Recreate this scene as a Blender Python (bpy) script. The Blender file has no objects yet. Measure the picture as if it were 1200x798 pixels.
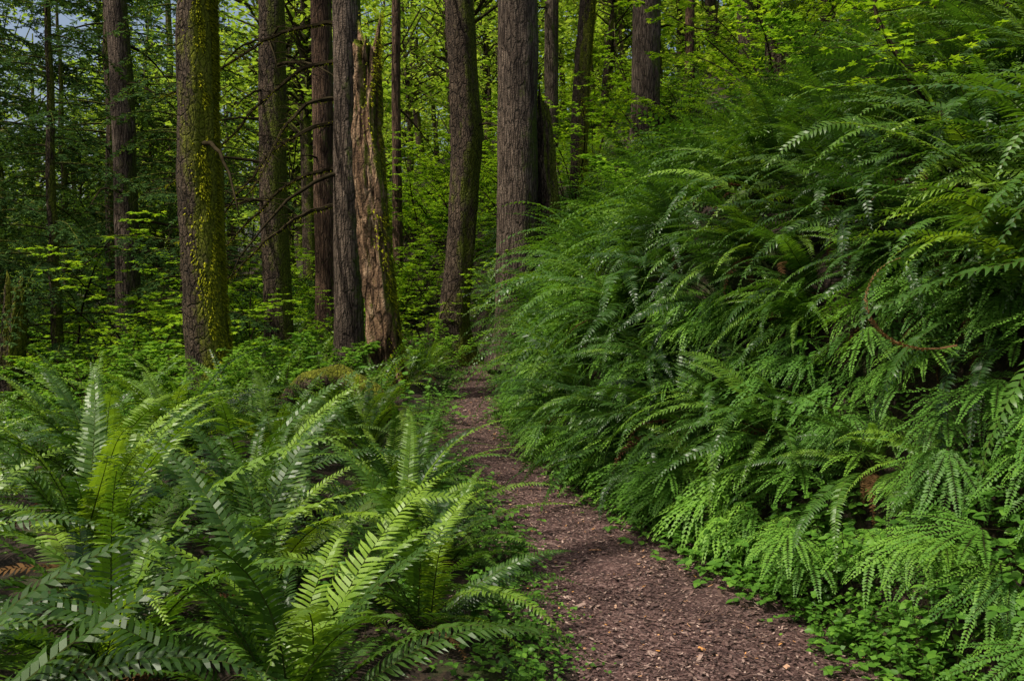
import bpy, math, random
import numpy as np
from mathutils import Vector, Matrix, Euler, noise
from math import sin, cos, pi, radians, exp

R = random.Random(11)
sc = bpy.context.scene
sc.view_settings.view_transform = 'Standard'
sc.view_settings.look = 'None'
sc.view_settings.exposure = 0
COL = sc.collection

# ------------------------------------------------------------------ helpers
def smooth(a, b, x):
    t = min(1, max(0, (x-a)/(b-a))); return t*t*(3-2*t)

PY = [-6, 1, 2.5, 3.2, 4.05, 4.7, 5.55, 6.8, 8.8, 11.5, 14.3, 17, 22, 30, 60]
PX = [1.9, 1.15, .92, .80, .60, .45, .22, -.17, -.42, -.42, -.60, -1.3, -3.4, -7, -22]
PW = [.58, .58, .58, .56, .50, .46, .42, .37, .32, .30, .28, .27, .27, .3, .3]
def xc(y): return sum(float(np.interp(y+k, PY, PX)) for k in (-.6, -.3, 0, .3, .6))/5
def hw(y): return float(np.interp(y, PY, PW))
def N(x, y, z=0): return noise.noise(Vector((x, y, z)))

def ground_z(x, y):
    c, w = xc(y), hw(y)
    d = x-c
    z = 0.0
    if d > 0:
        u = d-w
        z += 1.28*smooth(0.02, 1.12, u) + 0.50*max(0, u-.45) + .14*min(3,max(0,u-.8))
        if u > 14: z -= 0.30*(u-14)
        if u > 50: z -= .2*(u-50)
        k = smooth(.05, .6, u)
        z += k*(.16*N(x*.9, y*.9, 3)+.09*N(x*3, y*3, 5)+.04*N(x*9, y*9, 5))
    else:
        v = -d-w
        z += .10*smooth(0, .5, v) - .17*max(0, v-2.2)
        if v > 22: z += .17*(v-22)
        k = smooth(.0, .6, v)
        z += k*(.14*N(x*.7, y*.7, 8)+.05*N(x*3, y*3, 9))
    z += .35*smooth(13, 22, y)
    z += .03*N(x*1.5, y*1.5, 1)*1.0
    return z

class MB:
    def __init__(s): s.v=[]; s.f=[]; s.m=[]; s.t=[]
    def add(s, vs, fs, mat=0, tint=.5):
        o=len(s.v); s.v.extend(vs); s.t.extend([tint]*len(vs))
        for f in fs: s.f.append(tuple(i+o for i in f)); s.m.append(mat)
    def mesh(s, name, mats, smooth_sh=False):
        me=bpy.data.meshes.new(name)
        me.from_pydata([tuple(v) for v in s.v], [], s.f)
        for m in mats: me.materials.append(m)
        me.polygons.foreach_set('material_index', s.m)
        a=me.attributes.new('tint','FLOAT','POINT'); a.data.foreach_set('value', s.t)
        if smooth_sh: me.polygons.foreach_set('use_smooth',[True]*len(me.polygons))
        me.update(); return me

def put(name, me, loc=(0,0,0), rot=(0,0,0), s=1, parent=None):
    o=bpy.data.objects.new(name, me); o.location=loc; o.rotation_euler=rot
    o.scale=(s,s,s) if not hasattr(s,'__len__') else s
    COL.objects.link(o)
    if parent: o.parent=parent
    return o

_cache={}
def arrs(me):
    if me.name in _cache: return _cache[me.name]
    nv=len(me.vertices); co=np.empty(nv*3,np.float32); me.vertices.foreach_get('co',co)
    lv=np.empty(len(me.loops),np.int32); me.loops.foreach_get('vertex_index',lv)
    lt=np.empty(len(me.polygons),np.int32); me.polygons.foreach_get('loop_total',lt)
    mi=np.empty(len(me.polygons),np.int32); me.polygons.foreach_get('material_index',mi)
    t=np.empty(nv,np.float32); me.attributes['tint'].data.foreach_get('value',t)
    _cache[me.name]=(co.reshape(-1,3),lv,lt,mi,t,[m for m in me.materials]); return _cache[me.name]
class Merge:
    """many small plants baked into ONE mesh object"""
    def __init__(s): s.co=[];s.lv=[];s.lt=[];s.mi=[];s.t=[];s.n=0;s.mats=[]
    def add(s, me, loc, rot, sca, tmix=.45):
        co,lv,lt,mi,t,mats=arrs(me)
        M=np.array(Euler(rot).to_matrix(),np.float32)*sca
        s.co.append(co@M.T+np.array(loc,np.float32)); s.lv.append(lv+s.n); s.lt.append(lt); s.n+=len(co)
        mp=[]
        for m in mats:
            if m not in s.mats: s.mats.append(m)
            mp.append(s.mats.index(m))
        s.mi.append(np.array(mp,np.int32)[mi]); s.t.append(t*(1-tmix)+R.random()*tmix)
    def build(s, name):
        me=bpy.data.meshes.new(name)
        co=np.concatenate(s.co); lv=np.concatenate(s.lv); lt=np.concatenate(s.lt); mi=np.concatenate(s.mi); t=np.concatenate(s.t)
        me.vertices.add(len(co)); me.vertices.foreach_set('co',co.ravel().astype(np.float32))
        me.loops.add(len(lv)); me.loops.foreach_set('vertex_index',lv)
        me.polygons.add(len(lt)); ls=np.concatenate(([0],np.cumsum(lt)[:-1])).astype(np.int32)
        me.polygons.foreach_set('loop_start',ls); me.polygons.foreach_set('loop_total',lt)
        for m in s.mats: me.materials.append(m)
        me.polygons.foreach_set('material_index',mi)
        me.update(calc_edges=True)
        a=me.attributes.new('tint','FLOAT','POINT'); a.data.foreach_set('value',t.astype(np.float32))
        return put(name,me)

def tube(mb, pts, rads, seg=6, mat=0, tint=.5, cap=True):
    pts=[Vector(p) for p in pts]; vs=[]; fs=[]
    n=len(pts)
    rads=list(rads)+[rads[-1]]*max(0,n-len(rads))
    ref=Vector((0.31,.17,.93))
    for i,p in enumerate(pts):
        d=(pts[min(i+1,n-1)]-pts[max(i-1,0)])
        if d.length<1e-7: d=Vector((0,0,1))
        d.normalize()
        a=d.cross(ref)
        if a.length<.05: a=d.cross(Vector((1,0,0)))
        a.normalize(); b=d.cross(a)
        for k in range(seg):
            t=2*pi*k/seg
            vs.append(p+(a*cos(t)+b*sin(t))*rads[i])
    for i in range(n-1):
        for k in range(seg):
            k2=(k+1)%seg
            fs.append((i*seg+k,i*seg+k2,(i+1)*seg+k2,(i+1)*seg+k))
    if cap: fs.append(tuple((n-1)*seg+k for k in range(seg)))
    mb.add(vs,fs,mat,tint)

# ------------------------------------------------------------------ materials
def nm(name):
    m=bpy.data.materials.new(name); m.use_nodes=True
    nt=m.node_tree; nt.nodes.clear(); return m,nt,nt.nodes,nt.links
def ramp(nd, stops):
    r=nd.new('ShaderNodeValToRGB'); e=r.color_ramp.elements
    while len(e)<len(stops): e.new(.5)
    for i,(p,c) in enumerate(stops): e[i].position=p; e[i].color=(*c,1)
    return r

def leaf_mat(name, dark, mid, light, trans=.4, rough=.45, wi=.2, wt=.85, spec=.4, tcol=(1.3,1.25,.5)):
    m,nt,nd,lk=nm(name)
    at=nd.new('ShaderNodeAttribute'); at.attribute_name='tint'
    ge=nd.new('ShaderNodeNewGeometry')
    m1=nd.new('ShaderNodeMath'); m1.operation='MULTIPLY'; m1.inputs[1].default_value=wt; lk.new(at.outputs['Fac'],m1.inputs[0])
    m3=nd.new('ShaderNodeMath'); m3.operation='MULTIPLY_ADD'; m3.inputs[1].default_value=wi; lk.new(ge.outputs['Random Per Island'],m3.inputs[0]); lk.new(m1.outputs[0],m3.inputs[2])
    r=ramp(nd,[(0.05,dark),(.5,mid),(.95,light)]); lk.new(m3.outputs[0],r.inputs[0])
    if spec>0:
        p=nd.new('ShaderNodeBsdfPrincipled'); p.inputs['Roughness'].default_value=rough
        p.inputs['Specular IOR Level'].default_value=spec
        lk.new(r.outputs[0],p.inputs['Base Color'])
    else:
        p=nd.new('ShaderNodeBsdfDiffuse'); lk.new(r.outputs[0],p.inputs['Color'])
    tr=nd.new('ShaderNodeBsdfTranslucent')
    mx=nd.new('ShaderNodeMix'); mx.data_type='RGBA'; mx.blend_type='MULTIPLY'; mx.inputs[0].default_value=1
    lk.new(r.outputs[0],mx.inputs[6]); mx.inputs[7].default_value=(*tcol,1)
    mx.clamp_result=False
    lk.new(mx.outputs[2],tr.inputs['Color'])
    ms=nd.new('ShaderNodeMixShader'); ms.inputs[0].default_value=trans
    lk.new(p.outputs[0],ms.inputs[1]); lk.new(tr.outputs[0],ms.inputs[2])
    o=nd.new('ShaderNodeOutputMaterial'); lk.new(ms.outputs[0],o.inputs[0])
    return m

def bark_mat(name, c1, c2, c3, moss=.3, mosscol=(.09,.12,.015), scale=9, zs=.18, bump=.8, side=.16):
    m,nt,nd,lk=nm(name)
    tc=nd.new('ShaderNodeTexCoord'); mp=nd.new('ShaderNodeMapping'); mp.inputs['Scale'].default_value=(1,1,zs)
    lk.new(tc.outputs['Object'],mp.inputs[0])
    n1=nd.new('ShaderNodeTexNoise'); n1.inputs['Scale'].default_value=scale*2.2; n1.inputs['Detail'].default_value=5; n1.inputs['Roughness'].default_value=.68
    n1.inputs['Distortion'].default_value=.6
    lk.new(mp.outputs[0],n1.inputs['Vector'])
    vo=nd.new('ShaderNodeTexVoronoi'); vo.feature='DISTANCE_TO_EDGE'; vo.inputs['Scale'].default_value=scale*2.4
    lk.new(mp.outputs[0],vo.inputs['Vector'])
    r=ramp(nd,[(.3,c1),(.5,c2),(.72,c3)]); lk.new(n1.outputs[0],r.inputs[0])
    cr=nd.new('ShaderNodeMapRange'); cr.inputs[1].default_value=0; cr.inputs[2].default_value=.12; cr.inputs[3].default_value=.4; cr.inputs[4].default_value=1
    lk.new(vo.outputs['Distance'],cr.inputs[0])
    mu=nd.new('ShaderNodeMix'); mu.data_type='RGBA'; mu.blend_type='MULTIPLY'; mu.inputs[0].default_value=1
    lk.new(r.outputs[0],mu.inputs[6]); lk.new(cr.outputs[0],mu.inputs[7])
    # large blotches of lighter / darker bark
    n4=nd.new('ShaderNodeTexNoise'); n4.inputs['Scale'].default_value=1.7; n4.inputs['Detail'].default_value=4; lk.new(tc.outputs['Object'],n4.inputs['Vector'])
    r4=nd.new('ShaderNodeMapRange'); r4.inputs[1].default_value=.35; r4.inputs[2].default_value=.68; r4.inputs[3].default_value=.55; r4.inputs[4].default_value=1.25; lk.new(n4.outputs[0],r4.inputs[0])
    m4=nd.new('ShaderNodeMix'); m4.data_type='RGBA'; m4.blend_type='MULTIPLY'; m4.inputs[0].default_value=1
    lk.new(mu.outputs[2],m4.inputs[6]); lk.new(r4.outputs[0],m4.inputs[7])
    n2=nd.new('ShaderNodeTexNoise'); n2.inputs['Scale'].default_value=2.6; n2.inputs['Detail'].default_value=7; n2.inputs['Roughness'].default_value=.78
    mp2=nd.new('ShaderNodeMapping'); mp2.inputs['Scale'].default_value=(1.3,1.3,.6); lk.new(tc.outputs['Object'],mp2.inputs[0]); lk.new(mp2.outputs[0],n2.inputs['Vector'])
    sx=nd.new('ShaderNodeSeparateXYZ'); ge=nd.new('ShaderNodeNewGeometry'); lk.new(ge.outputs['Normal'],sx.inputs[0])
    ma=nd.new('ShaderNodeMath'); ma.operation='MULTIPLY_ADD'; ma.inputs[1].default_value=side; lk.new(sx.outputs['X'],ma.inputs[0]); lk.new(n2.outputs[0],ma.inputs[2])
    mb_=nd.new('ShaderNodeMath'); mb_.operation='MULTIPLY_ADD'; mb_.inputs[1].default_value=.3; lk.new(sx.outputs['Z'],mb_.inputs[0]); lk.new(ma.outputs[0],mb_.inputs[2])
    mr=nd.new('ShaderNodeMapRange'); mr.inputs[1].default_value=.72-moss*.5; mr.inputs[2].default_value=.84-moss*.5; lk.new(mb_.outputs[0],mr.inputs[0])
    n3=nd.new('ShaderNodeTexNoise'); n3.inputs['Scale'].default_value=45; n3.inputs['Detail'].default_value=3; lk.new(tc.outputs['Object'],n3.inputs['Vector'])
    r3=ramp(nd,[(.3,tuple(c*.35 for c in mosscol)),(.7,tuple(c*1.3 for c in mosscol))]); lk.new(n3.outputs[0],r3.inputs[0])
    mm=nd.new('ShaderNodeMix'); mm.data_type='RGBA'; lk.new(mr.outputs[0],mm.inputs[0]); lk.new(m4.outputs[2],mm.inputs[6]); lk.new(r3.outputs[0],mm.inputs[7])
    p=nd.new('ShaderNodeBsdfPrincipled'); p.inputs['Roughness'].default_value=.9; p.inputs['Specular IOR Level'].default_value=.15
    lk.new(mm.outputs[2],p.inputs['Base Color'])
    hh=nd.new('ShaderNodeMath'); hh.operation='ADD'; lk.new(n1.outputs[0],hh.inputs[0]); lk.new(cr.outputs[0],hh.inputs[1])
    h2=nd.new('ShaderNodeMath'); h2.operation='MULTIPLY_ADD'; h2.inputs[1].default_value=.8; lk.new(n3.outputs[0],h2.inputs[0]); lk.new(hh.outputs[0],h2.inputs[2])
    bp=nd.new('ShaderNodeBump'); bp.inputs['Strength'].default_value=bump; bp.inputs['Distance'].default_value=.03
    lk.new(h2.outputs[0],bp.inputs['Height']); lk.new(bp.outputs[0],p.inputs['Normal'])
    o=nd.new('ShaderNodeOutputMaterial'); lk.new(p.outputs[0],o.inputs[0])
    return m
def plain_mat(name,col):
    m,nt,nd,lk=nm(name); p=nd.new('ShaderNodeBsdfDiffuse')
    n=nd.new('ShaderNodeTexNoise'); n.inputs['Scale'].default_value=12; n.inputs['Detail'].default_value=2
    r=ramp(nd,[(.3,tuple(c*.5 for c in col)),(.7,tuple(c*1.4 for c in col))]); lk.new(n.outputs[0],r.inputs[0]); lk.new(r.outputs[0],p.inputs['Color'])
    o=nd.new('ShaderNodeOutputMaterial'); lk.new(p.outputs[0],o.inputs[0]); return m

def soil_mat(name, stops, sc1=18, sc2=60, bump=1.0, moss=0):
    m,nt,nd,lk=nm(name)
    tc=nd.new('ShaderNodeTexCoord')
    n1=nd.new('ShaderNodeTexNoise'); n1.inputs['Scale'].default_value=sc1; n1.inputs['Detail'].default_value=7; n1.inputs['Roughness'].default_value=.75
    lk.new(tc.outputs['Object'],n1.inputs['Vector'])
    vo=nd.new('ShaderNodeTexVoronoi'); vo.inputs['Scale'].default_value=sc2; lk.new(tc.outputs['Object'],vo.inputs['Vector'])
    sp=nd.new('ShaderNodeSeparateColor'); lk.new(vo.outputs['Color'],sp.inputs[0])
    a=nd.new('ShaderNodeMath'); a.operation='MULTIPLY_ADD'; a.inputs[1].default_value=.45; lk.new(sp.outputs[0],a.inputs[0])
    b=nd.new('ShaderNodeMath'); b.operation='MULTIPLY'; b.inputs[1].default_value=.6; lk.new(n1.outputs[0],b.inputs[0]); lk.new(b.outputs[0],a.inputs[2])
    r=ramp(nd,stops); lk.new(a.outputs[0],r.inputs[0])
    out=r.outputs[0]
    n2=nd.new('ShaderNodeTexNoise'); n2.inputs['Scale'].default_value=1.6; n2.inputs['Detail'].default_value=6; n2.inputs['Roughness'].default_value=.7; lk.new(tc.outputs['Object'],n2.inputs['Vector'])
    if moss:
        mr=nd.new('ShaderNodeMapRange'); mr.inputs[1].default_value=.62-moss*.25; mr.inputs[2].default_value=.72-moss*.25; lk.new(n2.outputs[0],mr.inputs[0])
        mm=nd.new('ShaderNodeMix'); mm.data_type='RGBA'; lk.new(mr.outputs[0],mm.inputs[0]); lk.new(out,mm.inputs[6]); mm.inputs[7].default_value=(.04,.06,.012,1)
        out=mm.outputs[2]
    else:
        mr=nd.new('ShaderNodeMapRange'); mr.inputs[1].default_value=.38; mr.inputs[2].default_value=.62; mr.inputs[3].default_value=.6; mr.inputs[4].default_value=1.15; lk.new(n2.outputs[0],mr.inputs[0])
        mm=nd.new('ShaderNodeMix'); mm.data_type='RGBA'; mm.blend_type='MULTIPLY'; mm.inputs[0].default_value=1; lk.new(out,mm.inputs[6]); lk.new(mr.outputs[0],mm.inputs[7]); out=mm.outputs[2]
    p=nd.new('ShaderNodeBsdfPrincipled'); p.inputs['Roughness'].default_value=.85; p.inputs['Specular IOR Level'].default_value=.25
    lk.new(out,p.inputs['Base Color'])
    bp=nd.new('ShaderNodeBump'); bp.inputs['Strength'].default_value=bump; bp.inputs['Distance'].default_value=.02
    lk.new(a.outputs[0],bp.inputs['Height']); lk.new(bp.outputs[0],p.inputs['Normal'])
    o=nd.new('ShaderNodeOutputMaterial'); lk.new(p.outputs[0],o.inputs[0])
    return m

M_fern = leaf_mat('sword_fern_leaf',(.02,.06,.008),(.085,.18,.015),(.24,.38,.03),trans=.38,wi=.10,spec=.5,rough=.42)
M_fernb= leaf_mat('bank_fern_leaf',(.015,.045,.009),(.062,.15,.016),(.22,.37,.03),trans=.38,wi=.10,spec=.52,rough=.42)
M_maid = leaf_mat('maidenhair_leaf',(.045,.13,.022),(.13,.29,.035),(.25,.45,.05),trans=.42,rough=.5,wi=.2,wt=.8,spec=.3)
M_dead = leaf_mat('dead_frond',(.035,.018,.009),(.10,.055,.024),(.2,.115,.05),trans=.25,spec=0,tcol=(1,.8,.5))
M_herb = leaf_mat('herb_leaf',(.04,.11,.014),(.09,.22,.024),(.18,.36,.04),trans=.42,wi=.45,wt=.55,spec=.3)
M_shrub= leaf_mat('shrub_leaf',(.06,.14,.016),(.14,.29,.03),(.27,.46,.05),trans=.48,wi=.45,wt=.55,spec=0)
M_maple= leaf_mat('maple_leaf',(.09,.2,.012),(.2,.37,.022),(.36,.52,.035),trans=.5,wi=.45,wt=.55,tcol=(1.3,1.2,.5),spec=0)
M_can  = leaf_mat('canopy_leaf',(.09,.18,.018),(.25,.40,.045),(.48,.62,.12),trans=.5,wi=.45,wt=.55,tcol=(1.25,1.15,.6),spec=0)
M_need = leaf_mat('conifer_needles',(.013,.03,.010),(.032,.068,.018),(.08,.14,.035),trans=.3,wi=.3,wt=.7,spec=0)
M_moss = leaf_mat('moss_tuft',(.08,.10,.008),(.28,.30,.014),(.52,.50,.03),trans=.35,wi=.5,wt=.5,spec=0)
M_stem = plain_mat('stem',(.06,.075,.02))
M_twig = plain_mat('twig',(.03,.024,.013))
M_barkA= bark_mat('bark_gray',(.04,.028,.02),(.125,.09,.065),(.23,.175,.13),moss=.28,scale=9,zs=.16,bump=1)
M_barkB= bark_mat('bark_brown',(.025,.018,.012),(.075,.052,.034),(.16,.115,.078),moss=.46,mosscol=(.11,.13,.012),scale=8,zs=.35,bump=1)
M_barkC= bark_mat('bark_mossy',(.022,.015,.01),(.065,.046,.028),(.13,.095,.065),moss=.54,mosscol=(.15,.165,.012),scale=8,zs=.4,bump=1,side=.2)
M_barkR= bark_mat('bark_red',(.045,.024,.016),(.12,.07,.043),(.23,.145,.09),moss=.18,scale=8,zs=.14,bump=1)
M_snag = bark_mat('rotten_wood',(.032,.017,.010),(.21,.125,.068),(.55,.38,.235),moss=.32,mosscol=(.13,.15,.012),scale=4,zs=.35,bump=1)
M_ground=soil_mat('forest_floor',[(.2,(.007,.004,.003)),(.5,(.022,.014,.009)),(.8,(.055,.036,.022))],moss=.35)
M_path = soil_mat('mulch_path',[(.2,(.02,.010,.009)),(.45,(.062,.032,.028)),(.62,(.12,.067,.057)),(.85,(.28,.185,.16))],sc1=24,sc2=95,bump=1)
def chip_mat():
    m,nt,nd,lk=nm('mulch_chip'); ge=nd.new('ShaderNodeNewGeometry')
    r=ramp(nd,[(0,(.02,.010,.008)),(.4,(.072,.038,.031)),(.75,(.14,.08,.065)),(.97,(.36,.25,.2)),(1,(.5,.22,.05))]); lk.new(ge.outputs['Random Per Island'],r.inputs[0])
    p=nd.new('ShaderNodeBsdfPrincipled'); p.inputs['Roughness'].default_value=.7; lk.new(r.outputs[0],p.inputs['Base Color'])
    o=nd.new('ShaderNodeOutputMaterial'); lk.new(p.outputs[0],o.inputs[0]); return m
M_chip=chip_mat()

# ------------------------------------------------------------------ ground
def axis(lo, hi, step, far, g=1.22):
    a=list(np.arange(lo,hi+1e-6,step)); s=step; x=hi
    while x<far: s*=g; x+=s; a.append(x)
    s=step; x=lo; b=[]
    while x>-far: s*=g; x-=s; b.append(x)
    return b[::-1]+a
xs=axis(-5,6,.10,500); ys=axis(0,18,.12,500)
vs=[]; 
for y in ys:
    for x in xs: vs.append((x,y,ground_z(x,y)))
nx=len(xs); fs=[(j*nx+i,j*nx+i+1,(j+1)*nx+i+1,(j+1)*nx+i) for j in range(len(ys)-1) for i in range(nx-1)]
me=bpy.data.meshes.new('ground'); me.from_pydata(vs,[],fs); me.materials.append(M_ground)
me.polygons.foreach_set('use_smooth',[True]*len(me.polygons))
put('ground',me)
vs=[];fs=[];K=22; rows=0; y=-1.5
while y<26:
    c,w=xc(y),hw(y)
    wl=w+.10+.09*N(y*1.7,0,4)+.05*N(y*6,2,4); wr=w+.10+.09*N(y*1.6,7,4)+.05*N(y*6,9,4)
    am=1-smooth(6,9,y)*.85
    for k in range(K):
        t=k/(K-1); x=c-wl+(wl+wr)*t
        e=min(t,1-t)*2
        vs.append((x,y,ground_z(x,y)+.022*smooth(0,.25,e)-.006+am*(.012*N(x*9,y*9,2)+.02*N(x*3,y*3,2)*smooth(0,.3,e))))
    rows+=1; y+=.06
fs=[(j*K+i,j*K+i+1,(j+1)*K+i+1,(j+1)*K+i) for j in range(rows-1) for i in range(K-1)]
me=bpy.data.meshes.new('dirt_path'); me.from_pydata(vs,[],fs); me.materials.append(M_path)
me.polygons.foreach_set('use_smooth',[True]*len(me.polygons)); put('dirt_path',me)
mb=MB()
for i in range(46000):
    y=1.8+ (R.random()**1.7)*12
    x=xc(y)+R.gauss(0,.6)*(hw(y)+.12)
    s=R.uniform(.003,.009)*(1 if R.random()<.96 else 2.2); l=s*R.uniform(1,3.2)
    z=ground_z(x,y)+.020+R.uniform(0,.008)
    a=R.uniform(0,2*pi); d1=Vector((cos(a),sin(a),R.uniform(-.35,.35)))*l*.5; d2=Vector((-sin(a),cos(a),R.uniform(-.4,.4)))*s*.5
    p=Vector((x,y,z)); mb.add([p-d1-d2*R.uniform(.4,1),p+d1-d2,p+d1*R.uniform(.7,1)+d2,p-d1+d2],[(0,1,2,3)])
for i in range(600):   # fallen twigs and needles
    y=1.8+(R.random()**1.5)*9; x=xc(y)+R.gauss(0,.7)*(hw(y)+.15); z=ground_z(x,y)+.03; a=R.uniform(0,6.28); l=R.uniform(.02,.09)
    tube(mb,[(x,y,z),(x+cos(a)*l*.5,y+sin(a)*l*.5,z+.004),(x+cos(a+.3)*l,y+sin(a+.3)*l,z)],[.0018,.0015,.001],3,0)
put('path_mulch',mb.mesh('path_mulch',[M_chip]))

# ------------------------------------------------------------------ ferns
def frond(mb, org, az, el0, L, arch, pw, rr, n=44, tint=.5, mat=0, stemmat=1, curl=0, lod=0):
    p=Vector(org); st=L/n; daz=rr.uniform(-.5,.5); roll=rr.uniform(-.4,.4)
    pts=[];dirs=[]
    for i in range(n+1):
        t=i/n
        el=el0-arch*(t**1.35)-curl*max(0,t-.6)*6
        a=az+daz*t
        d=Vector((cos(el)*cos(a),cos(el)*sin(a),sin(el)))
        pts.append(p.copy()); dirs.append(d); p=p+d*st
    if not lod: tube(mb,pts[::4],[max(.0012,.0042*(1-i/len(pts[::4]))) for i in range(len(pts[::4]))],3,stemmat,tint,cap=False)
    sp=st
    for i in range(3 if not lod else 2,n):
        t=i/n
        if t<.13: continue
        d=dirs[i]; a=az+daz*t
        side=Vector((-sin(a),cos(a),0)); side=(side-d*side.dot(d)).normalized(); nor=d.cross(side)
        side2=side*cos(roll)+nor*sin(roll); nor2=nor*cos(roll)-side*sin(roll)
        up=-nor2 if nor2.z<0 else nor2
        prof=(.55+.45*smooth(.1,.33,t))*min(1,((1-t)/.62))**.85
        for sg in (-1,1):
            if rr.random()<.02: continue
            pl=pw*prof*rr.uniform(.88,1.1)+.004; w=sp*.42*(0.5+.5*min(1,prof*1.6))
            fwd=.28+.35*t+rr.uniform(-.09,.09)
            pd=(side2*sg+d*fwd+up*rr.uniform(.05,.25)).normalized()
            o=pts[i]+d*(sp*.5 if sg>0 else 0)
            tw=rr.uniform(-.4,.4); wd=(d*cos(tw)+up*sin(tw))
            m1=o+pd*pl*.4+up*pl*.02; tp=o+pd*pl-up*pl*.24+d*pl*.08
            if lod: mb.add([o,m1+wd*w,tp,m1-wd*w],[(0,1,2,3)],mat,tint)
            else:
                m2=o+pd*pl*.78-up*pl*.10
                mb.add([o-wd*w*.8,o+wd*w,m1+wd*w*.95,m1-wd*w*.9,m2+wd*w*.6,m2-wd*w*.5,tp],[(0,1,2,3),(3,2,4,5),(5,4,6)],mat,tint)

def fern_mesh(name, seed, nf, bank=False, L=(.75,1.15), mats=None, dead=0, lod=0):
    rr=random.Random(seed); mb=MB()
    for i in range(nf):
        if bank:
            az=pi+rr.gauss(0,.85); el=radians(rr.uniform(15,78)); arch=radians(rr.uniform(60,115))
        else:
            az=2*pi*i/nf*1.0+rr.uniform(-.4,.4)+ (i%2)*.3; el=radians(rr.uniform(36,82)); arch=radians(rr.uniform(55,110))
        l=rr.uniform(*L); base=Vector((rr.gauss(0,.035),rr.gauss(0,.035),0))
        frond(mb,base,az,el,l,arch,l*rr.uniform(.064,.084),rr,n=int(42+10*l) if not lod else 28,tint=rr.random()**(1.35 if bank else 1.2),lod=lod)
    for i in range(dead):
        az=rr.uniform(0,2*pi) if not bank else pi+rr.gauss(0,.8)
        frond(mb,(0,0,.02),az,radians(rr.uniform(0,30)),rr.uniform(.4,.7),radians(rr.uniform(70,120)),.05,rr,n=30,tint=rr.random(),mat=2,stemmat=2,curl=.2,lod=lod)
    return mb.mesh(name,mats+[M_stem,M_dead])
F_open=[fern_mesh('sword_fern_mesh%d'%k,100+k,R.randint(26,32),mats=[M_fern],L=(.8,1.3),dead=2) for k in range(6)]
F_bank=[fern_mesh('bank_fern_mesh%d'%k,200+k,R.randint(16,21),bank=True,mats=[M_fernb],L=(.65,1.25),dead=2) for k in range(6)]
F_openL=[fern_mesh('sword_fern_far%d'%k,110+k,R.randint(15,19),mats=[M_fern],L=(.75,1.15),dead=1,lod=1) for k in range(6)]
F_bankL=[fern_mesh('bank_fern_far%d'%k,210+k,R.randint(15,18),bank=True,mats=[M_fernb],L=(.7,1.25),dead=0,lod=1) for k in range(6)]

def maid_mesh(name, seed, lod=0):
    rr=random.Random(seed); mb=MB()
    for i in range(7):
        az=pi+rr.gauss(0,.6); el=radians(rr.uniform(10,60)); Ls=rr.uniform(.14,.32)
        p=Vector((rr.gauss(0,.05),rr.gauss(0,.12),0)); pts=[p.copy()]
        for k in range(6):
            e=el-radians(10)*k; p=p+Vector((cos(e)*cos(az),cos(e)*sin(az),sin(e)))*Ls/6; pts.append(p.copy())
        if not lod: tube(mb,pts,[.0014]*7,3,1,.2,cap=False)
        tint=rr.random(); npn=rr.randint(6,8); tl=rr.uniform(-.25,.25); pe=radians(rr.uniform(-35,5))
        for j in range(npn):
            q=(j/(npn-1)-.5); a2=az+q*2.3; L=rr.uniform(.22,.31)*(1.2-abs(q)*.85)
            pp=p.copy(); n=26 if not lod else 13; dro=radians(rr.uniform(10,45)); e0=pe+q*tl+rr.uniform(-.08,.08)
            last=[pp.copy()]
            for k in range(n):
                t=k/n; e=e0-dro*t**1.4
                a2+=rr.uniform(-.02,.02)
                d=Vector((cos(e)*cos(a2),cos(e)*sin(a2),sin(e))); pp=pp+d*L/n
                if k%7==6: last.append(pp.copy())
                side=Vector((-sin(a2),cos(a2),0)); up=d.cross(side)
                up = up if up.z>0 else -up
                ll=.022*(min(1,.5+t*3))*(min(1,(1-t)/.5+.25)); w=L/n*.55
                for sg in (-1,1):
                    pd=(side*sg+d*rr.uniform(.25,.5)+up*rr.uniform(-.3,.3)).normalized(); l1=ll*rr.uniform(.85,1.1)
                    if lod: mb.add([pp-d*w*.3,pp+pd*l1*.7+d*w,pp+pd*l1,pp+pd*l1*.7-d*w],[(0,1,2,3)],0,tint)
                    else: mb.add([pp-d*w*.3,pp+pd*l1*.65+d*w*.95,pp+pd*l1,pp+pd*l1*.75-d*w*.8],[(0,1,2,3)],0,tint)
            if not lod: tube(mb,last,[.0009]*len(last),3,1,.2,cap=False)
    return mb.mesh(name,[M_maid,M_twig])
F_maid=[maid_mesh('maidenhair_mesh%d'%k,300+k) for k in range(6)]
F_maidL=[maid_mesh('maidenhair_far%d'%k,310+k,1) for k in range(5)]

def leafpoly(mb,p,d,n,L,W,mat=0,tint=.5):
    s=d.cross(n).normalized()
    up=n
    mb.add([p,p+d*L*.3+s*W*.45+up*W*.1,p+d*L*.65+s*W*.38+up*W*.07,p+d*L-up*L*.08,p+d*L*.65-s*W*.38+up*W*.07,p+d*L*.3-s*W*.45+up*W*.1,p+d*L*.3,p+d*L*.65],
           [(0,6,1),(1,6,7,2),(2,7,3),(0,5,6),(6,5,4,7),(7,4,3)],mat,tint)
def leafpoly_s(mb,p,d,n,L,mat,tint,W=.34):
    s=d.cross(n).normalized()*L*W
    mb.add([p,p+d*L*.45+s,p+d*L,p+d*L*.5-s],[(0,1,2,3)],mat,tint)
def rdir(rr,zr=(-.3,.4)):
    a=rr.uniform(0,2*pi); return Vector((cos(a),sin(a),rr.uniform(*zr))).normalized()
def upn(d,rr,j=.4):
    n=Vector((rr.gauss(0,j),rr.gauss(0,j),1)); n=(n-d*n.dot(d)); return n.normalized()

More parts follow.
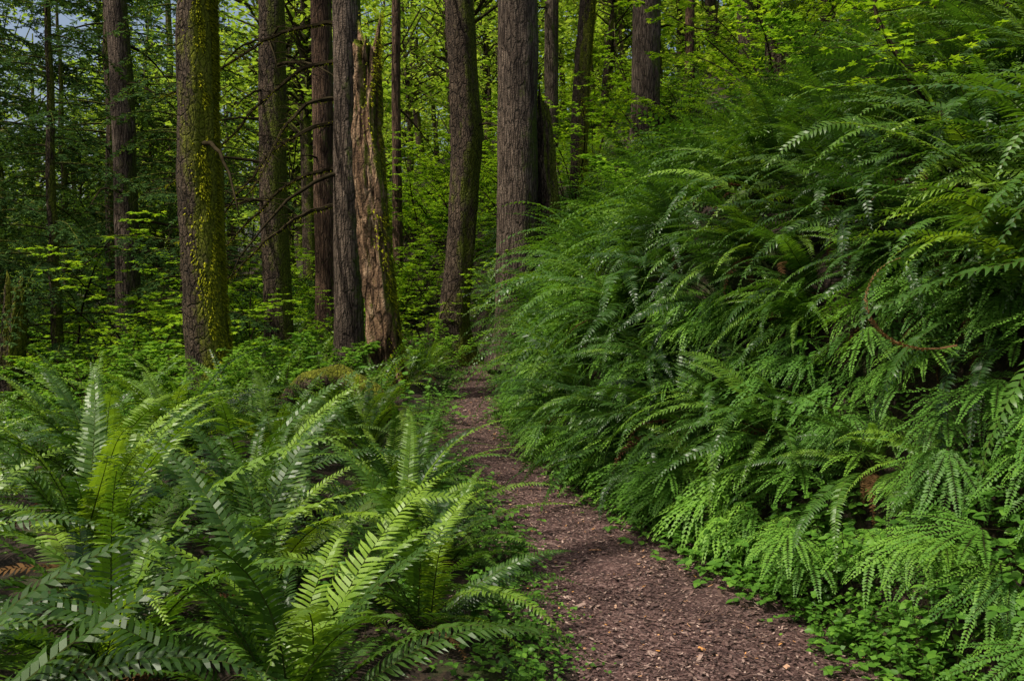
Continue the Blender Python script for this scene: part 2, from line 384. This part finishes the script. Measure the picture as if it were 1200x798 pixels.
def herb_mesh(name,seed,kind):
    rr=random.Random(seed); mb=MB()
    if kind==0:
        for i in range(60):
            b=Vector((rr.gauss(0,.11),rr.gauss(0,.11),rr.uniform(.01,.08)))
            d=rdir(rr); leafpoly_s(mb,b,d,upn(d,rr),rr.uniform(.018,.04),0,rr.random(),.42)
    elif kind==1:
        for i in range(6):
            b=Vector((rr.gauss(0,.08),rr.gauss(0,.08),0)); a=rr.uniform(0,6.28); H=rr.uniform(.12,.32); pts=[b.copy()]
            for k in range(7):
                b=b+Vector((cos(a)*.25*k/6,sin(a)*.25*k/6,1)).normalized()*H/7; pts.append(b.copy())
                if k>1:
                    for s in (0,1):
                        d=rdir(rr,(-.1,.3)); leafpoly(mb,b,d,upn(d,rr),rr.uniform(.035,.065),rr.uniform(.022,.035),0,rr.random())
            tube(mb,pts,[.0015]*8,3,1,.5,cap=False)
    else:
        for i in range(22):
            b=Vector((rr.gauss(0,.12),rr.gauss(0,.12),0)); h=rr.uniform(.05,.16); tp=b*1.3+Vector((0,0,h)); tube(mb,[b,tp],[.001,.001],3,1,.5,cap=False)
            a=rr.uniform(0,6.28)
            for q in range(3):
                d=Vector((cos(a+q*2.09),sin(a+q*2.09),rr.uniform(-.2,.15))).normalized(); leafpoly(mb,tp,d,upn(d,rr,.15),rr.uniform(.03,.05),rr.uniform(.028,.045),0,rr.random())
    return mb.mesh(name,[M_herb,M_stem])
F_herb=[herb_mesh('herb_mesh%d'%k,400+k,k%3) for k in range(9)]

# ------------------------------------------------------------------ trunks
TR=[]
def ok(x,y,r=.3): return all((x-a)**2+(y-b)**2>(r+c)**2 for a,b,c in TR)
def trunk(name, base, pts, r0, r1, mat, seed, amp=.06, rid=7, flare=.55, jag=0, seg=36, limbs=0, step=.13, mossy=0, carve=0):
    bx,by=base; bz=ground_z(bx,by)-.25; rr=random.Random(seed)
    zs=[p[2] for p in pts]; H=zs[-1]
    mb=MB(); rows=[]; z=0
    while z<H:
        rows.append(z); z+=step if z<8 else step*4
    rows.append(H)
    vs=[]
    for j,z in enumerate(rows):
        cx=np.interp(z,zs,[p[0] for p in pts]); cy=np.interp(z,zs,[p[1] for p in pts])
        t=z/H; r=r0+(r1-r0)*t; r*=1+flare*exp(-max(0,z-.2)/.3)
        for k in range(seg):
            a=2*pi*k/seg
            f=1+amp*noise.noise(Vector((cos(a)*1.6+seed,sin(a)*1.6,z*.9)))*1.6
            f+=amp*.8*noise.noise(Vector((cos(a)*rid+seed,sin(a)*rid,z*1.1)))
            f+=amp*.6*noise.noise(Vector((cos(a)*rid*2+seed,sin(a)*rid*2,z*5)))
            if carve:
                c=noise.noise(Vector((cos(a)*2.4+seed,sin(a)*2.4,z*1.3+4))); f-=carve*smooth(.08,.28,c)
                c=noise.noise(Vector((cos(a)*6+seed,sin(a)*6,z*3.5+4))); f-=carve*.5*smooth(.1,.3,c)
            if z<.9: f+=.25*(1-z/.9)*noise.noise(Vector((cos(a)*1.8,sin(a)*1.8,seed*3.1)))
            zz=z
            if jag and z>H-jag:
                top=H-jag+jag*min(1,max(0,.5+1.1*noise.noise(Vector((cos(a)*2.2+seed,sin(a)*2.2,seed)))+.35*noise.noise(Vector((cos(a)*7,sin(a)*7,seed)))))
                if z>top: zz=top; f*=max(.05,1-(z-top)*1.6)
            vs.append((cx+cos(a)*r*f,cy+sin(a)*r*f,zz))
    fs=[(j*seg+k,j*seg+(k+1)%seg,(j+1)*seg+(k+1)%seg,(j+1)*seg+k) for j in range(len(rows)-1) for k in range(seg)]
    fs.append(tuple((len(rows)-1)*seg+k for k in range(seg)))
    mb.add(vs,fs,0,.5)
    for i in range(limbs):
        z=rr.uniform(2.2,H*.55); cx=np.interp(z,zs,[p[0] for p in pts]); cy=np.interp(z,zs,[p[1] for p in pts])
        a=rr.uniform(0,6.28); L=rr.uniform(.5,2.4); el=rr.uniform(-.3,.6); p=Vector((cx,cy,z)); P=[p.copy()]; n=9
        for q in range(n):
            e=el-.9*q/n+rr.uniform(-.15,.15); a+=rr.uniform(-.15,.15); p=p+Vector((cos(e)*cos(a),cos(e)*sin(a),sin(e)))*L/n; P.append(p.copy())
            if q>2 and rr.random()<.5:
                a2=a+rr.choice((-1,1))*rr.uniform(.5,1.1); pp=p.copy(); Q=[pp.copy()]
                for w in range(4): pp=pp+Vector((cos(a2),sin(a2),-.25*w+rr.uniform(-.2,.2)))*.09*L; Q.append(pp.copy())
                tube(mb,Q,[.008,.006,.005,.004,.002],4,1)
        tube(mb,P,[.03*(1-q/(n+1))+.003 for q in range(n+1)],5,1)
    for i in range(mossy):
        z=rr.random()**.8*7
        if z>H: continue
        cx=np.interp(z,zs,[p[0] for p in pts]); cy=np.interp(z,zs,[p[1] for p in pts]); r=(r0+(r1-r0)*z/H)*(1+flare*exp(-max(0,z-.2)/.3))
        a=rr.gauss(-.35,.6)
        if noise.noise(Vector((a*2.2,z*1.6,seed)))+.5*noise.noise(Vector((a*6,z*5,seed)))<-.26+abs(a+.25)*.3: continue
        p=Vector((cx+cos(a)*r*.99,cy+sin(a)*r*.99,z)); o=Vector((cos(a),sin(a),rr.uniform(-.5,.2))).normalized(); s=Vector((-sin(a),cos(a),rr.uniform(-.5,.5)))*rr.uniform(.006,.014); l=rr.uniform(.012,.045)
        mb.add([p-s,p+s,p+o*l+Vector((0,0,-l*.6))],[(0,1,2)],2,rr.random())
    me=mb.mesh(name,[mat,M_twig,M_moss],True)
    o=put(name,me,(bx,by,bz)); TR.append((bx,by,r0)); return o

def straight(dx,dy,H,w=.06,seed=0):
    rr=random.Random(seed); return [(dx*z/H+(rr.uniform(-w,w) if 0<z<H else 0),dy*z/H,z) for z in np.linspace(0,H,8)]
T=[]
T.append(trunk('mossy_maple_tree',(-3.45,10),[(.12,0,0),(.02,0,.6),(-.02,0,1.5),(-.06,0,3),(-.04,0,5),(-.1,0,8),(.1,0,18)],.245,.14,M_barkC,1,limbs=3,mossy=20000,amp=.1))
T.append(trunk('fir_tree',(-7.0,16),straight(-.1,0,20,.08,2),.22,.13,M_barkA,2,limbs=10))
T.append(trunk('hemlock_tree',(-3.95,15),straight(-.2,0,20,.10,3),.24,.15,M_barkB,3,limbs=16))
T.append(trunk('fir_tree',(-3.55,17),straight(0,0,22,.06,4),.22,.14,M_barkR,4,limbs=8))
T.append(trunk('fir_tree',(-2.22,12),straight(0.0,0,22,.04,5),.20,.13,M_barkA,5,limbs=3,amp=.06))
T.append(trunk('broken_snag',(-1.50,10.5),[(.06,0,0),(0,0,.8),(-.08,0,1.6),(-.13,0,2.4),(-.22,0,3.4),(-.18,0,4.75)],.205,.17,M_snag,6,jag=1.1,amp=.22,rid=4,mossy=6000,seg=64,step=.05,carve=.22))
T.append(trunk('fir_tree',(-2.83,22),straight(.05,0,22,.05,7),.125,.08,M_barkR,7,limbs=4))
T.append(trunk('hemlock_tree',(-.90,15),[(0,0,0),(-.08,0,1),(.05,0,2.5),(.15,0,4),(.04,0,6),(0,0,9),(0,0,20)],.26,.16,M_barkB,8,limbs=2,amp=.12))
T.append(trunk('fir_tree',(.07,14),straight(.12,0,24,.03,9),.33,.24,M_barkA,9,limbs=0,amp=.05,rid=9))
T.append(trunk('broken_snag',(.62,14.3),[(0,0,0),(-.05,0,1.5),(-.12,0,2.8),(-.2,0,3.4)],.2,.13,M_barkB,10,jag=.8,amp=.2,rid=3,carve=.2))
T.append(trunk('fir_tree',(1.1,25),straight(.0,0,22,.05,11),.2,.14,M_barkA,11,limbs=3))
T.append(trunk('mossy_maple_tree',(1.35,18),[(0,0,0),(.0,0,1.5),(.06,0,3),(.18,0,4.4),(.05,0,6),(.15,0,8),(.3,0,16)],.18,.11,M_barkC,12,limbs=4,amp=.14,mossy=5000))
T.append(trunk('fir_tree',(3.0,20),straight(.05,0,22,.04,13),.32,.22,M_barkA,13,limbs=6))
T.append(trunk('fir_tree',(5.15,26),straight(.05,0,22,.04,14),.14,.1,M_barkR,14,limbs=6))
T.append(trunk('rotten_stump',(3.85,13),[(0,0,0),(.0,0,.6),(0,0,1.0),(0,0,1.9)],.2,.16,M_barkB,15,jag=.4,amp=.2,rid=3))
T.append(trunk('mossy_stump',(-6.3,11),[(0,0,0),(.0,0,1),(.1,0,1.6),(.15,0,2.3)],.2,.12,M_barkC,16,jag=.5,amp=.25,rid=3,carve=.2))

# ------------------------------------------------------------------ plant placement
left=[(-1.45,1.75,1.0),(-2.35,2.25,1.05),(-.66,2.45,.92),(-1.35,2.85,1.1),(-2.5,3.2,1.1),(-.38,3.3,.82),(-1.1,3.8,1.05),(-1.95,4.0,1.15),(-3.2,4.2,1.15),(-.36,4.2,.66),
      (-.62,4.85,.88),(-1.5,5.0,1.05),(-2.4,5.2,1.1),(-3.6,5.4,1.1),(-.85,5.75,.8),(-1.65,6.2,.95),(-2.5,6.5,1.0),(-3.3,6.7,1.05),(-4.3,6.6,1.05),(-1.1,6.7,.8)]
for i,(x,y,s) in enumerate(left):
    put('sword_fern',F_open[i%6],(x,y,ground_z(x,y)-.02),(R.uniform(-.1,.1),R.uniform(-.1,.1),R.uniform(0,6.28)),s)
HOL=[(1.80,3.75,.24),(1.62,3.3,.14)]
def scatter(mg, n, gen, meshes, smin, smax, mind, rotf, tries=15, zoff=-.02, far=None, fary=7.5, hol=False):
    pts=[]
    for i in range(n):
        for t in range(tries):
            x,y=gen()
            if hol and any((x-a)**2+(y-b)**2<c*c for a,b,c in HOL): continue
            if ok(x,y) and all((x-a)**2+(y-b)**2>mind*mind for a,b in pts): break
        else: continue
        pts.append((x,y))
        mg.add(R.choice(far if (far and y>fary) else meshes),(x,y,ground_z(x,y)+zoff),rotf(x,y),R.uniform(smin,smax))
def g_left():
    y=R.uniform(7,26); c=xc(y)-hw(y); v=.45+R.random()**1.3*(3.5+y*.45); return c-v,y
mg=Merge(); scatter(mg,210,g_left,F_openL,.6,.95,.5,lambda x,y:(R.uniform(-.15,.15),R.uniform(-.15,.15),R.uniform(0,6.28))); mg.build('fern_undergrowth')

def g_bank():
    while True:
        y=R.uniform(2.0,18); c=xc(y)+hw(y); u=.42+R.random()*3.5
        if y<4.6 and u<.95: continue
        if y<7 and u>2.6: continue
        return c+u,y
mg=Merge(); scatter(mg,290,g_bank,F_bank,.75,1.3,.38,lambda x,y:(R.uniform(-.2,.2),R.uniform(-.3,.25),R.uniform(-.7,.6)),far=F_bankL,fary=7,hol=True)
def g_hill():
    y=R.uniform(4,34); c=xc(y)+hw(y); return c+3.6+R.random()*12,y
scatter(mg,170,g_hill,F_openL+F_bankL,.9,1.3,.6,lambda x,y:(0,-.2,R.uniform(-1,1)))
for (x,y) in [(2.15,3.35),(2.5,3.75),(2.85,4.3),(3.1,5.0),(2.35,4.5),(3.5,5.6),(3.9,6.2),(2.9,6.2),(3.6,7.0),(4.6,7.2),(2.3,7.8),(3.2,8.6)]:
    mg.add(R.choice(F_open),(x,y,ground_z(x,y)),(0,-.25,R.uniform(0,6)),R.uniform(.9,1.15))
def g_b3():
    y=R.uniform(3.4,11); return xc(y)+hw(y)+R.uniform(.3,1.1),y
scatter(mg,60,g_b3,F_bank,.5,.85,.33,lambda x,y:(R.uniform(-.2,.2),R.uniform(-.5,0),R.uniform(-.5,.5)),far=F_bankL,fary=7,hol=True)
mg.build('fern_bank')

def g_m1():
    y=1.9+R.random()**1.3*8; c=xc(y)+hw(y); return c+(.38 if y<4.5 else .3)+R.random()*(.9 if y<4.5 else .6),y
mg=Merge(); scatter(mg,190,g_m1,F_maid,.7,1.15,.16,lambda x,y:(R.uniform(-.2,.2),R.uniform(-.45,.1),R.uniform(-.3,.9)),zoff=.02,far=F_maidL,fary=4.4,hol=True); mg.build('maidenhair_fern_bank')

def g_h():
    y=2.0+R.random()**1.5*15; s=R.choice((-1,1,1)); return xc(y)+s*(hw(y)+abs(R.gauss(.0,.18))-.05),y
mg=Merge(); scatter(mg,480,g_h,F_herb,.4,.9,.05,lambda x,y:(0,0,R.uniform(0,6.28)),zoff=0)
def g_h4():
    y=2.2+R.random()*4; return xc(y)+hw(y)+R.uniform(.0,.7),y
scatter(mg,190,g_h4,F_herb,.5,1.15,.05,lambda x,y:(0,-.3,R.uniform(-.5,.5)),zoff=0,hol=True)
def g_h2():
    y=7+R.random()*19; return xc(y)-hw(y)-R.random()*7,y
scatter(mg,230,g_h2,F_herb,1.2,2.2,.1,lambda x,y:(0,0,R.uniform(0,6.28)),zoff=0)
def g_h3():
    y=1.8+R.random()*5; return xc(y)-hw(y)-R.random()*2,y
scatter(mg,110,g_h3,F_herb,.5,.95,.1,lambda x,y:(0,0,R.uniform(0,6.28)),zoff=0)
mg.build('groundcover_plants')

# mossy sweeping limbs
lm=MB(); rr=random.Random(5)
for (z0,a0,L,sag) in [(4.4,2.9,3.0,.7),(3.6,3.4,2.8,.7),(3.0,3.0,2.6,.6),(2.5,3.5,2.3,.6),(4.9,3.3,2.6,.4),(3.9,4.1,2.6,.7)]:
    p=Vector((-2.35,12.05,z0)); a=a0; P=[p.copy()]; n=18
    for q in range(n):
        e=-.15-sag*1.1*math.sin(pi*q/n*.9)+rr.uniform(-.18,.18)+.5*max(0,q/n-.6); a+=rr.uniform(-.12,.12); p=p+Vector((cos(e)*cos(a),cos(e)*sin(a),sin(e)))*L/n; P.append(p.copy())
        if q>2:
            for s in range(3):
                a2=a+rr.choice((-1,1))*rr.uniform(.4,1.3); pp=p.copy(); Q=[pp.copy()]; ez=rr.uniform(-.4,.3)
                for w in range(5): pp=pp+Vector((cos(a2),sin(a2),ez-.12*w+rr.uniform(-.25,.25)))*rr.uniform(.05,.1); Q.append(pp.copy())
                tube(lm,Q,[.006,.005,.004,.003,.0015],3,0)
    tube(lm,P,[.03*(1-q/(n+1))+.003 for q in range(n+1)],5,0)
    for k in range(320):
        q=rr.randint(0,n-1); p=P[q].lerp(P[q+1],rr.random()); d=rdir(rr,(-1.6,.1)); s=rdir(rr)*.010
        lm.add([p-s,p+s,p+d*rr.uniform(.03,.09)],[(0,1,2)],1,rr.random()*.5)
put('mossy_limbs',lm.mesh('mossy_limbs',[M_twig,M_moss]))

# ------------------------------------------------------------------ maple saplings / shrubs
def star(mb,p,d,n,L,mat,tint):
    s=d.cross(n).normalized(); pts=[p]
    for ang,rad in ((-85,.62),(-58,.40),(-40,.92),(-16,.5),(0,1.05),(16,.5),(40,.92),(58,.40),(85,.62)):
        a=radians(ang); pts.append(p+(d*cos(a)+s*sin(a))*rad*L*.62+d*L*.15-n*abs(sin(a))*L*.08)
    mb.add(pts,[tuple(range(len(pts)))],mat,tint)
def maple(name,seed,H,spread,nb,leaf,mat,starry=True):
    rr=random.Random(seed); mb=MB()
    for b in range(nb):
        a=2*pi*b/nb+rr.uniform(-.5,.5); L=rr.uniform(.7,1.1)*H; el=rr.uniform(.9,1.45); p=Vector((rr.gauss(0,.05),rr.gauss(0,.05),0)); P=[p.copy()]; n=16
        bend=rr.uniform(.7,1.4)*spread
        for q in range(n):
            e=el-bend*(q/n)**1.2; a+=rr.uniform(-.1,.1); p=p+Vector((cos(e)*cos(a),cos(e)*sin(a),sin(e)))*L/n; P.append(p.copy())
            if q>=3:
                for s in range(2):
                    a2=a+rr.choice((-1,1))*rr.uniform(.5,1.3); tl=rr.uniform(.25,.6)*L*.35*(1.3-q/n); pp=p.copy(); Q=[pp.copy()]; m=6
                    for w in range(m):
                        a2+=rr.uniform(-.25,.25); pp=pp+Vector((cos(a2),sin(a2),rr.uniform(-.25,.18)))*tl/m; Q.append(pp.copy())
                        for l in range(2):
                            d=Vector((cos(a2+rr.uniform(-1.4,1.4)),sin(a2+rr.uniform(-1.4,1.4)),rr.uniform(-.35,.1))).normalized()
                            q0=pp+d*leaf*.3; ll=leaf*rr.uniform(.6,1.15)
                            if starry: star(mb,q0,d,upn(d,rr,.28),ll,0,rr.random())
                            else: leafpoly_s(mb,q0,d,upn(d,rr,.3),ll,0,rr.random(),.28)
                    tube(mb,Q[::2],[.004,.003,.002,.001],3,1,cap=False)
        tube(mb,P,[(.016*(1-q/(n+1))+.002)*H/3 for q in range(n+1)],5,1)
    return mb.mesh(name,[mat,M_twig])
MP=[maple('vine_maple_mesh%d'%k,500+k,R.uniform(2.8,3.8),1.0,6,.10,M_maple) for k in range(4)]
BS=[maple('shrub_mesh%d'%k,520+k,R.uniform(1.0,1.5),.9,9,.075,M_shrub,starry=False) for k in range(4)]
for (x,y,z,s,rz) in [(4.3,9.0,0,1.0,0.4),(3.4,11.2,0,.9,2.0),(5.2,11.5,0,1.2,1),(2.6,15.5,0,.8,3),(6.3,8.8,0,1.1,4),(4.6,15.5,0,1.2,5),(-5.2,10.5,0,.55,2),(-2.6,14,0,.55,.3),(-1.2,19,0,.7,2.4),(-5.8,13.2,0,.7,.4),(-3.0,19.5,0,.9,5.4),(1.9,21,0,.9,5.4),(.2,20,0,.8,1.4),(-1.9,23,0,1,1.9),(3.8,7.6,0,.8,2.6)]:
    put('vine_maple',MP[R.randint(0,3)],(x,y,ground_z(x,y)-.03),(0,0,rz),s)
def g_u():
    y=R.uniform(10,34); return R.uniform(-3-y*.6,-.8-y*.02) if R.random()<.8 else R.uniform(1,y*.7),y
mg=Merge(); scatter(mg,160,g_u,BS+MP[:1],.6,1.3,.65,lambda x,y:(0,0,R.uniform(0,6.28)))
def g_u2():
    y=R.uniform(18,32); return R.uniform(-5,4),y
scatter(mg,50,g_u2,BS+MP[:2],.8,1.2,.7,lambda x,y:(0,0,R.uniform(0,6.28))); mg.build('understory_shrubs')
for (x,y,s) in [(-2.9,8.2,.75),(-3.6,8.9,.8),(-2.4,9.3,.7),(-4.4,9.2,.9),(-1.9,8.6,.5),(-5.0,8.4,.8)]:
    put('elderberry_shrub',R.choice(BS),(x,y,ground_z(x,y)),(0,0,R.uniform(0,6)),s)

# ------------------------------------------------------------------ conifers
def bough(mb,p,a,L,rr,el=.15,droop=.9):
    n=max(7,int(L*7)); P=[p.copy()]
    for q in range(n):
        t=q/n; e=el-droop*t; a+=rr.uniform(-.06,.06); d=Vector((cos(e)*cos(a),cos(e)*sin(a),sin(e))); p=p+d*L/n; P.append(p.copy())
        if t<.12: continue
        for sg in (-1,1):
            a2=a+sg*rr.uniform(.6,1.1); tl=L*.34*(1.15-t)*rr.uniform(.7,1.2); m=max(3,int(tl/.07)); pp=p.copy()
            for w in range(m):
                tt=w/m; dd=Vector((cos(a2),sin(a2),-.3-.8*tt+rr.uniform(-.1,.1))).normalized(); 
                q1=pp+dd*tl/m
                sd=Vector((-sin(a2),cos(a2),rr.uniform(-.5,.5)))
                wl=.085*(1.1-tt*.6)
                for s2 in (-1,1):
                    e2=(sd*s2+dd*.8).normalized()*wl*rr.uniform(.7,1.3)
                    mb.add([pp,pp+e2*.5+dd*.022,pp+e2,pp+e2*.5-dd*.022],[(0,1,2,3)],0,rr.random())
                mb.add([pp-sd*.012,pp+sd*.012,q1],[(0,1,2)],0,.3)
                pp=q1
    tube(mb,P,[.016*(1-q/(n+1))*min(1,L/1.5)+.002 for q in range(n+1)],4,1)
def conifer(name,seed,H,zb,nb,Lmax,trunkr):
    rr=random.Random(seed); mb=MB()
    zsx=np.linspace(0,H,22); tube(mb,[(rr.uniform(-.03,.03),rr.uniform(-.03,.03),z) for z in zsx],[trunkr*(1-.93*z/H)*(1+.5*exp(-z/.3)) for z in zsx],10,1)
    for i in range(nb):
        z=zb+(H-zb)*(i/nb); L=max(.25,Lmax*(1-(z/H))**.8*rr.uniform(.6,1.1))
        bough(mb,Vector((0,0,z)),rr.uniform(0,6.28),L,rr,el=rr.uniform(-.05,.3),droop=rr.uniform(.5,1.2))
    return mb.mesh(name,[M_need,M_barkB])
CF=[conifer('hemlock_mesh%d'%k,600+k,R.uniform(9,11),.8,72,2.5,.11) for k in range(3)]
for (x,y,s,m) in [(-6.2,12,.85,0),(-7.4,11.4,.8,1),(-5.6,15.2,1.0,2),(-8.8,14.5,1.1,0),(-6.6,19,1.3,2),(-10.5,17,1.3,1),(6.6,19,.9,2),(-9,20,1.5,0),(-12.5,20,1.6,2),(-15,26,1.9,0),(-12,27,1.9,1),(-18,31,2.1,2),(-16,42,2.4,0),(-20,46,2.5,1),(6.9,11.5,.8,1),(7.8,14,.9,0)]:
    put('hemlock_tree',CF[m],(x,y,ground_z(x,y)-.05),(0,0,R.uniform(0,6)),s)

# ------------------------------------------------------------------ canopy / distant trees
def crown(mb,c,rad,ncl,nl,leaf,rr):
    for i in range(ncl):
        th=rr.uniform(0,2*pi); ph=math.acos(rr.uniform(-1,1)); q=rr.random()**.4
        cc=c+Vector((rad[0]*q*sin(ph)*cos(th),rad[1]*q*sin(ph)*sin(th),rad[2]*q*cos(ph)))
        tube(mb,[c+Vector((0,0,(cc.z-c.z)*.6-.8)),c.lerp(cc,.6),cc],[.05,.03,.01],3,1)
        tn=rr.random(); cr=rr.uniform(.45,.9)
        for l in range(nl):
            p=cc+Vector((rr.gauss(0,cr*.6),rr.gauss(0,cr*.6),rr.gauss(0,cr*.25)))
            d=rdir(rr,(-.6,.2)); leafpoly_s(mb,p,d,upn(d,rr,.45),leaf*rr.uniform(.6,1.2),0,tn*.6+rr.random()*.4)
def bigtree(name,seed,H,ncl,nl,leaf,r,low=.15):
    rr=random.Random(seed); mb=MB(); zsx=np.linspace(0,H,16)
    tube(mb,[(.25*sin(z*.4+seed),.2*cos(z*.3),z) for z in zsx],[.2*(1-.85*z/H) for z in zsx],9,1)
    crown(mb,Vector((0,0,H*(.5+low/2))),(r,r,H*(1-low)/2),ncl,nl,leaf,rr)
    return mb.mesh(name,[M_can,M_barkB])
BT=[bigtree('alder_mesh%d'%k,700+k,R.uniform(13,16),70,50,.2,3.4,low=.05) for k in range(4)]
BF=[bigtree('far_alder_mesh%d'%k,720+k,R.uniform(17,21),70,34,.42,4.5,low=.05) for k in range(3)]
mg=Merge(); cells=[]
for i in range(6000):
    if len(cells)>=170: break
    y=24+R.random()**1.2*85; x=R.uniform(-.8,.7)*y
    if any((x-a)**2+(y-b)**2<(2.3+.02*y)**2 for a,b in cells): continue
    cells.append((x,y))
    if R.random()<(.4 if x<-.3*y else .07): mg.add(R.choice(CF),(x,y,ground_z(x,y)-.2),(0,0,R.uniform(0,6)),R.uniform(1.3,1.9))
    else: mg.add(R.choice(BT if y<52 else BF),(x,y,ground_z(x,y)-.5),(0,0,R.uniform(0,6)),R.uniform(.75,1.3))
mg.build('distant_trees')
rr=random.Random(77); CR=[]
for k in range(3):
    mb=MB(); crown(mb,Vector((0,0,0)),(2.6,2.6,2.6),20,45,.24,rr); CR.append(mb.mesh('tree_crown%d'%k,[M_can,M_barkB]))
for t in T:
    H=max(v.co.z for v in t.data.vertices)
    if H>12:
        far=t.location.y>16.5
        put('crown',R.choice(CR),(0.1,0,H*(.88 if far else .80)),(0,0,R.uniform(0,6)),R.uniform(.55,.7) if far else R.uniform(.8,1.05),t)
# unseen alders added left of the trail to shade and dapple the scene
for (x,y,s) in [(-16,6,1.1),(-16,11,1.2),(-17,17,1.3)]:
    put('added_shade_alder',R.choice(BT),(x,y,ground_z(x,y)-.3),(0,0,R.uniform(0,6)),s)
for i,(x,y,dx,dy,h,s) in enumerate([(-5.2,-1.9,.1,0,15,.65),(-6.4,4.6,.1,0,15,.6),(-3.9,1.4,1.9,3.0,17,.8)]):  # added out of view; crowns placed to shade the trail and upper bank
    t=trunk('added_shade_alder',(x,y),straight(dx,dy,h,.08,30+i),.17,.08,M_barkA,30+i,limbs=3)
    put('crown',CR[i%3],(dx*.76,dy*.76,h*.76),(0,0,i*1.3),s,t)

# ------------------------------------------------------------------ details
mb=MB(); P=[Vector(p) for p in [(2.55,4.35,1.75),(2.28,4.4,2.1),(2.0,4.5,2.45),(1.86,4.6,2.8),(1.84,4.7,3.3),(1.95,4.8,3.8)]]
tube(mb,P,[.015,.014,.013,.011,.009,.006],6,0)
for i in range(26):
    q=R.randint(2,4); p=P[q].lerp(P[q+1],R.random()); a=R.uniform(0,6.28); Q=[p.copy()]
    for w in range(5):
        p=p+Vector((cos(a),sin(a),R.uniform(-.1,.3)))*.1; Q.append(p.copy())
        for l in range(2):
            d=rdir(R,(-.4,.1)); star(mb,p,d,upn(d,R,.3),R.uniform(.05,.09),1,R.random())
    tube(mb,Q,[.004,.003,.003,.002,.002,.001],4,0)
put('vine_maple',mb.mesh('vine_maple_branch',[M_twig,M_maple]))
mb=MB(); rr=random.Random(9)
for (x,y,z,a,L) in [(2.25,4.3,1.5,3.0,.5),(2.1,4.0,1.3,3.3,.6),(2.2,3.8,1.4,3.6,.6),(2.0,4.5,1.25,3.4,.6)]:
    frond(mb,(x,y,z),a,radians(10),L,radians(130),.045,rr,n=36,tint=rr.random()*.6,mat=0,stemmat=0,curl=.35)
frond(mb,(1.62,3.2,1.22),pi-.3,radians(-15),.62,radians(-185),.03,rr,n=40,tint=.9,mat=0,stemmat=0)
put('dead_fern_fronds',mb.mesh('dead_fern_fronds',[M_dead]))
mb=MB(); tube(mb,[(-2.4,8.9,.1),(-2.0,8.6,.45),(-1.65,8.4,.55),(-1.3,8.2,.4),(-1.1,8.1,.2)],[.12,.13,.12,.11,.08],12,0)
put('mossy_log',mb.mesh('mossy_log',[M_barkC],True))

# ------------------------------------------------------------------ light, sky, camera
EL=radians(60); AZ=radians(-118)
ds=Vector((sin(AZ)*cos(EL),cos(AZ)*cos(EL),sin(EL)))
L=bpy.data.lights.new('sun','SUN'); L.energy=5; L.angle=radians(1.2); L.color=(1,.94,.82)
so=bpy.data.objects.new('sun',L); so.rotation_euler=ds.to_track_quat('Z','Y').to_euler(); so.location=(0,0,30); COL.objects.link(so)
w=bpy.data.worlds.new('World'); sc.world=w; w.use_nodes=True; nt=w.node_tree
bg=nt.nodes['Background']; sk=nt.nodes.new('ShaderNodeTexSky'); sk.sky_type='NISHITA'; sk.sun_disc=False; sk.sun_elevation=EL; sk.sun_rotation=AZ; sk.dust_density=5; sk.ozone_density=.5
nt.links.new(sk.outputs[0],bg.inputs[0]); bg.inputs[1].default_value=.15
cam=bpy.data.cameras.new('camera'); cam.lens=31; cam.sensor_width=36; cam.clip_end=2000; cam.clip_start=.05
co=bpy.data.objects.new('camera',cam); co.location=(0,0,1.45); co.rotation_euler=(radians(86.2),0,0); COL.objects.link(co); sc.camera=co
